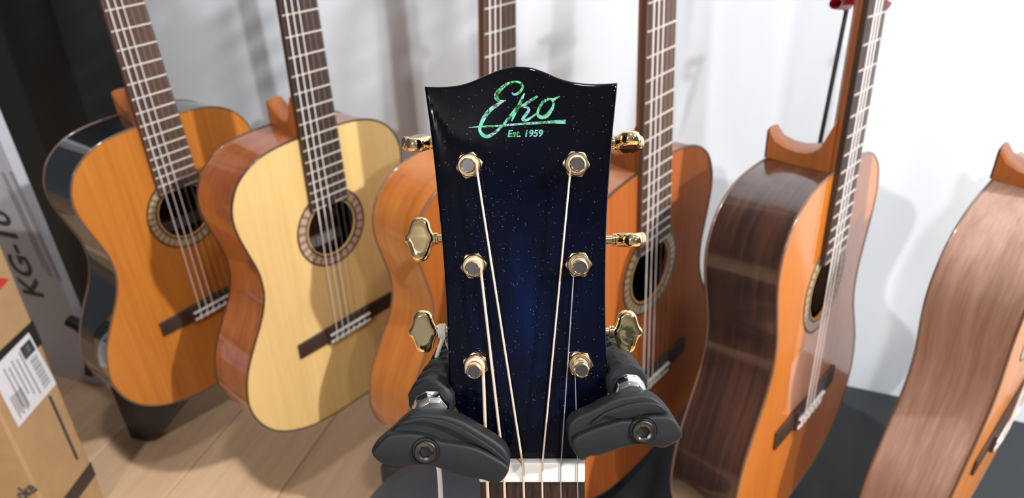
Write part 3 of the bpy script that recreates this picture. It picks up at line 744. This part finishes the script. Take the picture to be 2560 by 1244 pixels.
# ------------------------------------------------------------------ guitar stand cradle
rub = mat('black_rubber', (.010, .0115, .0135), .55, spec=.35); bump(rub, noise(rub, coords(rub, (700, 700, 700)), 1, 3), .12, .0002)
plas = mat('black_plastic', (.012, .013, .014), .42, spec=.3)
chrome = mat('chrome', (.82, .83, .85), .06, metal=1); steel = mat('dark_steel', (.15, .145, .135), .28, metal=1); hol = mat('black_recess_shade', (.01, .01, .01), .4)
gs = empty('guitar_stand', HM); tag(gs, 'black stand cradle with two curved rubber arms gripping the dark blue headstock', 'guitar stand')
def pad(parent, back, front, ridge, bolt, zb, tilt=0):
    pd = [hp(x, y, zb) for x, y in back]
    bm = B(); prism(bm, [(p.x, p.y) for p in crom([(p.x, p.y) for p in pd], 2, True) and [Vector(q) for q in crom([(p.x, p.y) for p in pd], 3, True)]], zb - .0085, zb + .0005)
    bm.normal_update(); bev(bm, .0016, 4, 50)
    arm = obj('cradle_pad', bm, rub, parent, 45)
    fp = [Vector(q) for q in crom([(p.x, p.y) for p in [hp(x, y, zb + .004) for x, y in front]], 2, True)]
    bm = B(); prism(bm, [(p.x, p.y) for p in fp], zb - .002, zb + .0042); bev(bm, .0011, 3, 50); obj('pad_face', bm, rub, arm, 45)
    rp = [Vector(q) for q in crom([(p.x, p.y) for p in [hp(x, y, zb + .002) for x, y in ridge]], 2, True)]
    bm = B(); prism(bm, [(p.x, p.y) for p in rp], zb - .002, zb + .0022); bev(bm, .0009, 3, 50); obj('pad_ridge', bm, rub, arm, 45)
    c_ = hp(bolt[0], bolt[1], zb + .0045)
    def hexr(a): a = a % (math.pi / 3); return math.cos(math.pi / 6) / math.cos(a - math.pi / 6)
    bm = B(); rings = []
    for r, z, hx in ((.0042, -.001, 0), (.0042, .0008, 0), (.0039, .0013, 0), (.0031, .0014, 0), (.0025, .0010, 1), (.0024, -.0019, 1)):
        rings.append([(c_.x + r * (hexr(a) if hx else 1) * math.cos(a), c_.y + r * (hexr(a) if hx else 1) * math.sin(a), c_.z + z) for a in [k * math.pi / 24 for k in range(48)]])
    loft(bm, rings, cap=False); obj('hex_bolt', bm, steel, arm, 30)
    obj('socket_shade', lathe(B(), [(.0026, -.0019), (.0026, -.0015)], (c_.x, c_.y, c_.z), seg=24), hol, arm)  # black disc at the socket bottom, shade painted into its colour
    bm = lathe(B(), [(.0040, -.0016), (.0050, -.0003), (.0054, .0000), (.0054, -.0020)], (c_.x, c_.y, c_.z), seg=40, cap=False); obj('bolt_recess', bm, hol, arm)
    return arm
LB = [(928, 1127), (942, 1108), (966, 1088), (991, 1064), (1018, 1041), (1040, 1033), (1075, 1033), (1115, 1038), (1156, 1052), (1198, 1076), (1239, 1102), (1262, 1121), (1273, 1143), (1275, 1160), (1267, 1188), (1250, 1206), (1235, 1210), (1209, 1200), (1160, 1192), (1110, 1175), (1074, 1165), (1035, 1163), (1004, 1167), (965, 1162), (940, 1150)]
LFa = [(930, 1130), (950, 1106), (970, 1089), (1000, 1084), (1040, 1086), (1073, 1093), (1101, 1105), (1145, 1111), (1190, 1121), (1238, 1145), (1271, 1168), (1266, 1189), (1250, 1206), (1235, 1210), (1209, 1200), (1160, 1192), (1110, 1175), (1074, 1165), (1035, 1163), (1004, 1167), (965, 1162), (940, 1150)]
LR = [(1000, 1068), (1035, 1056), (1087, 1060), (1129, 1075), (1184, 1099), (1180, 1101), (1130, 1102), (1100, 1096), (1060, 1080), (1020, 1073)]
LR2 = [(996, 1063), (1030, 1046), (1080, 1046), (1130, 1058), (1180, 1086), (1230, 1118), (1266, 1152), (1262, 1154), (1222, 1127), (1178, 1102), (1129, 1076), (1087, 1060), (1040, 1056)]
RB = [(1418, 1071), (1424, 1056), (1441, 1041), (1477, 1026), (1511, 1008), (1538, 996), (1566, 990), (1607, 986), (1634, 992), (1657, 1009), (1676, 1030), (1693, 1056), (1707, 1081), (1701, 1099), (1676, 1113), (1657, 1120), (1638, 1117), (1604, 1113), (1566, 1118), (1533, 1128), (1497, 1139), (1475, 1141), (1457, 1151), (1444, 1142), (1430, 1121), (1421, 1099)]
RF = [(1431, 1099), (1463, 1081), (1511, 1064), (1555, 1053), (1588, 1051), (1621, 1042), (1662, 1041), (1686, 1047), (1706, 1081), (1700, 1098), (1676, 1112), (1657, 1119), (1638, 1116), (1604, 1112), (1566, 1117), (1533, 1127), (1497, 1138), (1475, 1140), (1457, 1150), (1444, 1140), (1434, 1121)]
RR2 = [(1474, 1062), (1500, 1040), (1520, 1028), (1565, 1012), (1610, 1005), (1645, 1010), (1668, 1026), (1660, 1032), (1620, 1033), (1585, 1043), (1550, 1047), (1515, 1040), (1500, 1052)]
pl = pad(gs, LB, LFa, LR2, (1064, 1127), .0165)
pr_ = pad(gs, RB, RF, RR2, (1608, 1077), .0165)
pl['label'] = 'left curved black rubber pad'; pr_['label'] = 'right curved black rubber pad'
def ribbed(name, p, q, r0, r1, ribs, parent, mt, seg=10, amp=.0014):
    d = q - p; n = ribs * 6; P, Rr = [], []
    for i in range(n + 1):
        t = i / n; P.append(p + d * t); Rr.append((r0 + (r1 - r0) * t) + amp * (1 if (i % 6) in (1, 2, 3) else 0))
    return obj(name, tube(B(), P, Rr, seg), mt, parent, 25)
def collar(c0, c1, r, parent):
    ax = (c1 - c0).normalized(); u = ax.orthogonal().normalized(); w = ax.cross(u); rings = []
    for t, k in ((0, .90), (.2, 1), (.75, 1), (1, .85)):
        rings.append([c0.lerp(c1, t) + (u * math.cos(a) + w * math.sin(a)) * r * k for a in [2 * math.pi * (i + .3) / 9 for i in range(9)]])
    bm = loft(B(), rings); bev(bm, .0004, 2, 15); return obj('chrome_collar', bm, chrome, parent, 25)
for sd, colr, mid, end in ((-1, ((1081, 1036), (1074, 1006)), ((1090, 985), .0), ((1160, 878), -.055)), (1, ((1577, 990), (1570, 960)), ((1562, 948), .0), ((1498, 868), -.055))):
    a = hp(*colr[0], .010); b = hp(*colr[1], .0035)
    m0 = hp(mid[0][0], mid[0][1], -.006); e = hp(end[0][0], end[0][1], end[1])
    r = .0078 if sd < 0 else .0068
    grip = ribbed('grip_sleeve', b + (m0 - b) * .05, b + (e - b) * .42, r * 1.12, r * 1.25, 3, gs, rub, 12, .0009)
    ribbed('swing_arm', b + (e - b) * .40, e, r * 1.15, r * 1.5, 5, gs, plas, 8, .0012)
    collar(b, a, r * .95, gs)
eL = hp(1160, 878, -.055); eR = hp(1498, 868, -.055)
obj('cross_yoke', tube(B(), [eL + Vector((-.004, 0, 0)), eL.lerp(eR, .25) + Vector((0, -.006, -.008)), eL.lerp(eR, .5) + Vector((0, -.009, -.010)), eL.lerp(eR, .75) + Vector((0, -.006, -.008)), eR + Vector((.004, 0, 0))], .011, 16), plas, gs)
cy = HM @ (eL.lerp(eR, .5) + Vector((0, -.009, -.012)))
ft_ = HI @ Vector((cy.x, cy.y + .02, .02)); tp_ = HI @ cy
obj('upright_tube', tube(B(), [tp_, ft_], .009, 16), plas, gs)
for k in range(3):
    a = math.radians(-90 + 120 * k); e = HI @ Vector((cy.x + .26 * math.cos(a), cy.y + .02 + .26 * math.sin(a), .012)); s0 = HI @ Vector((cy.x, cy.y + .02, .16))
    obj('leg', tube(B(), [s0, e], .009, 10), plas, gs)
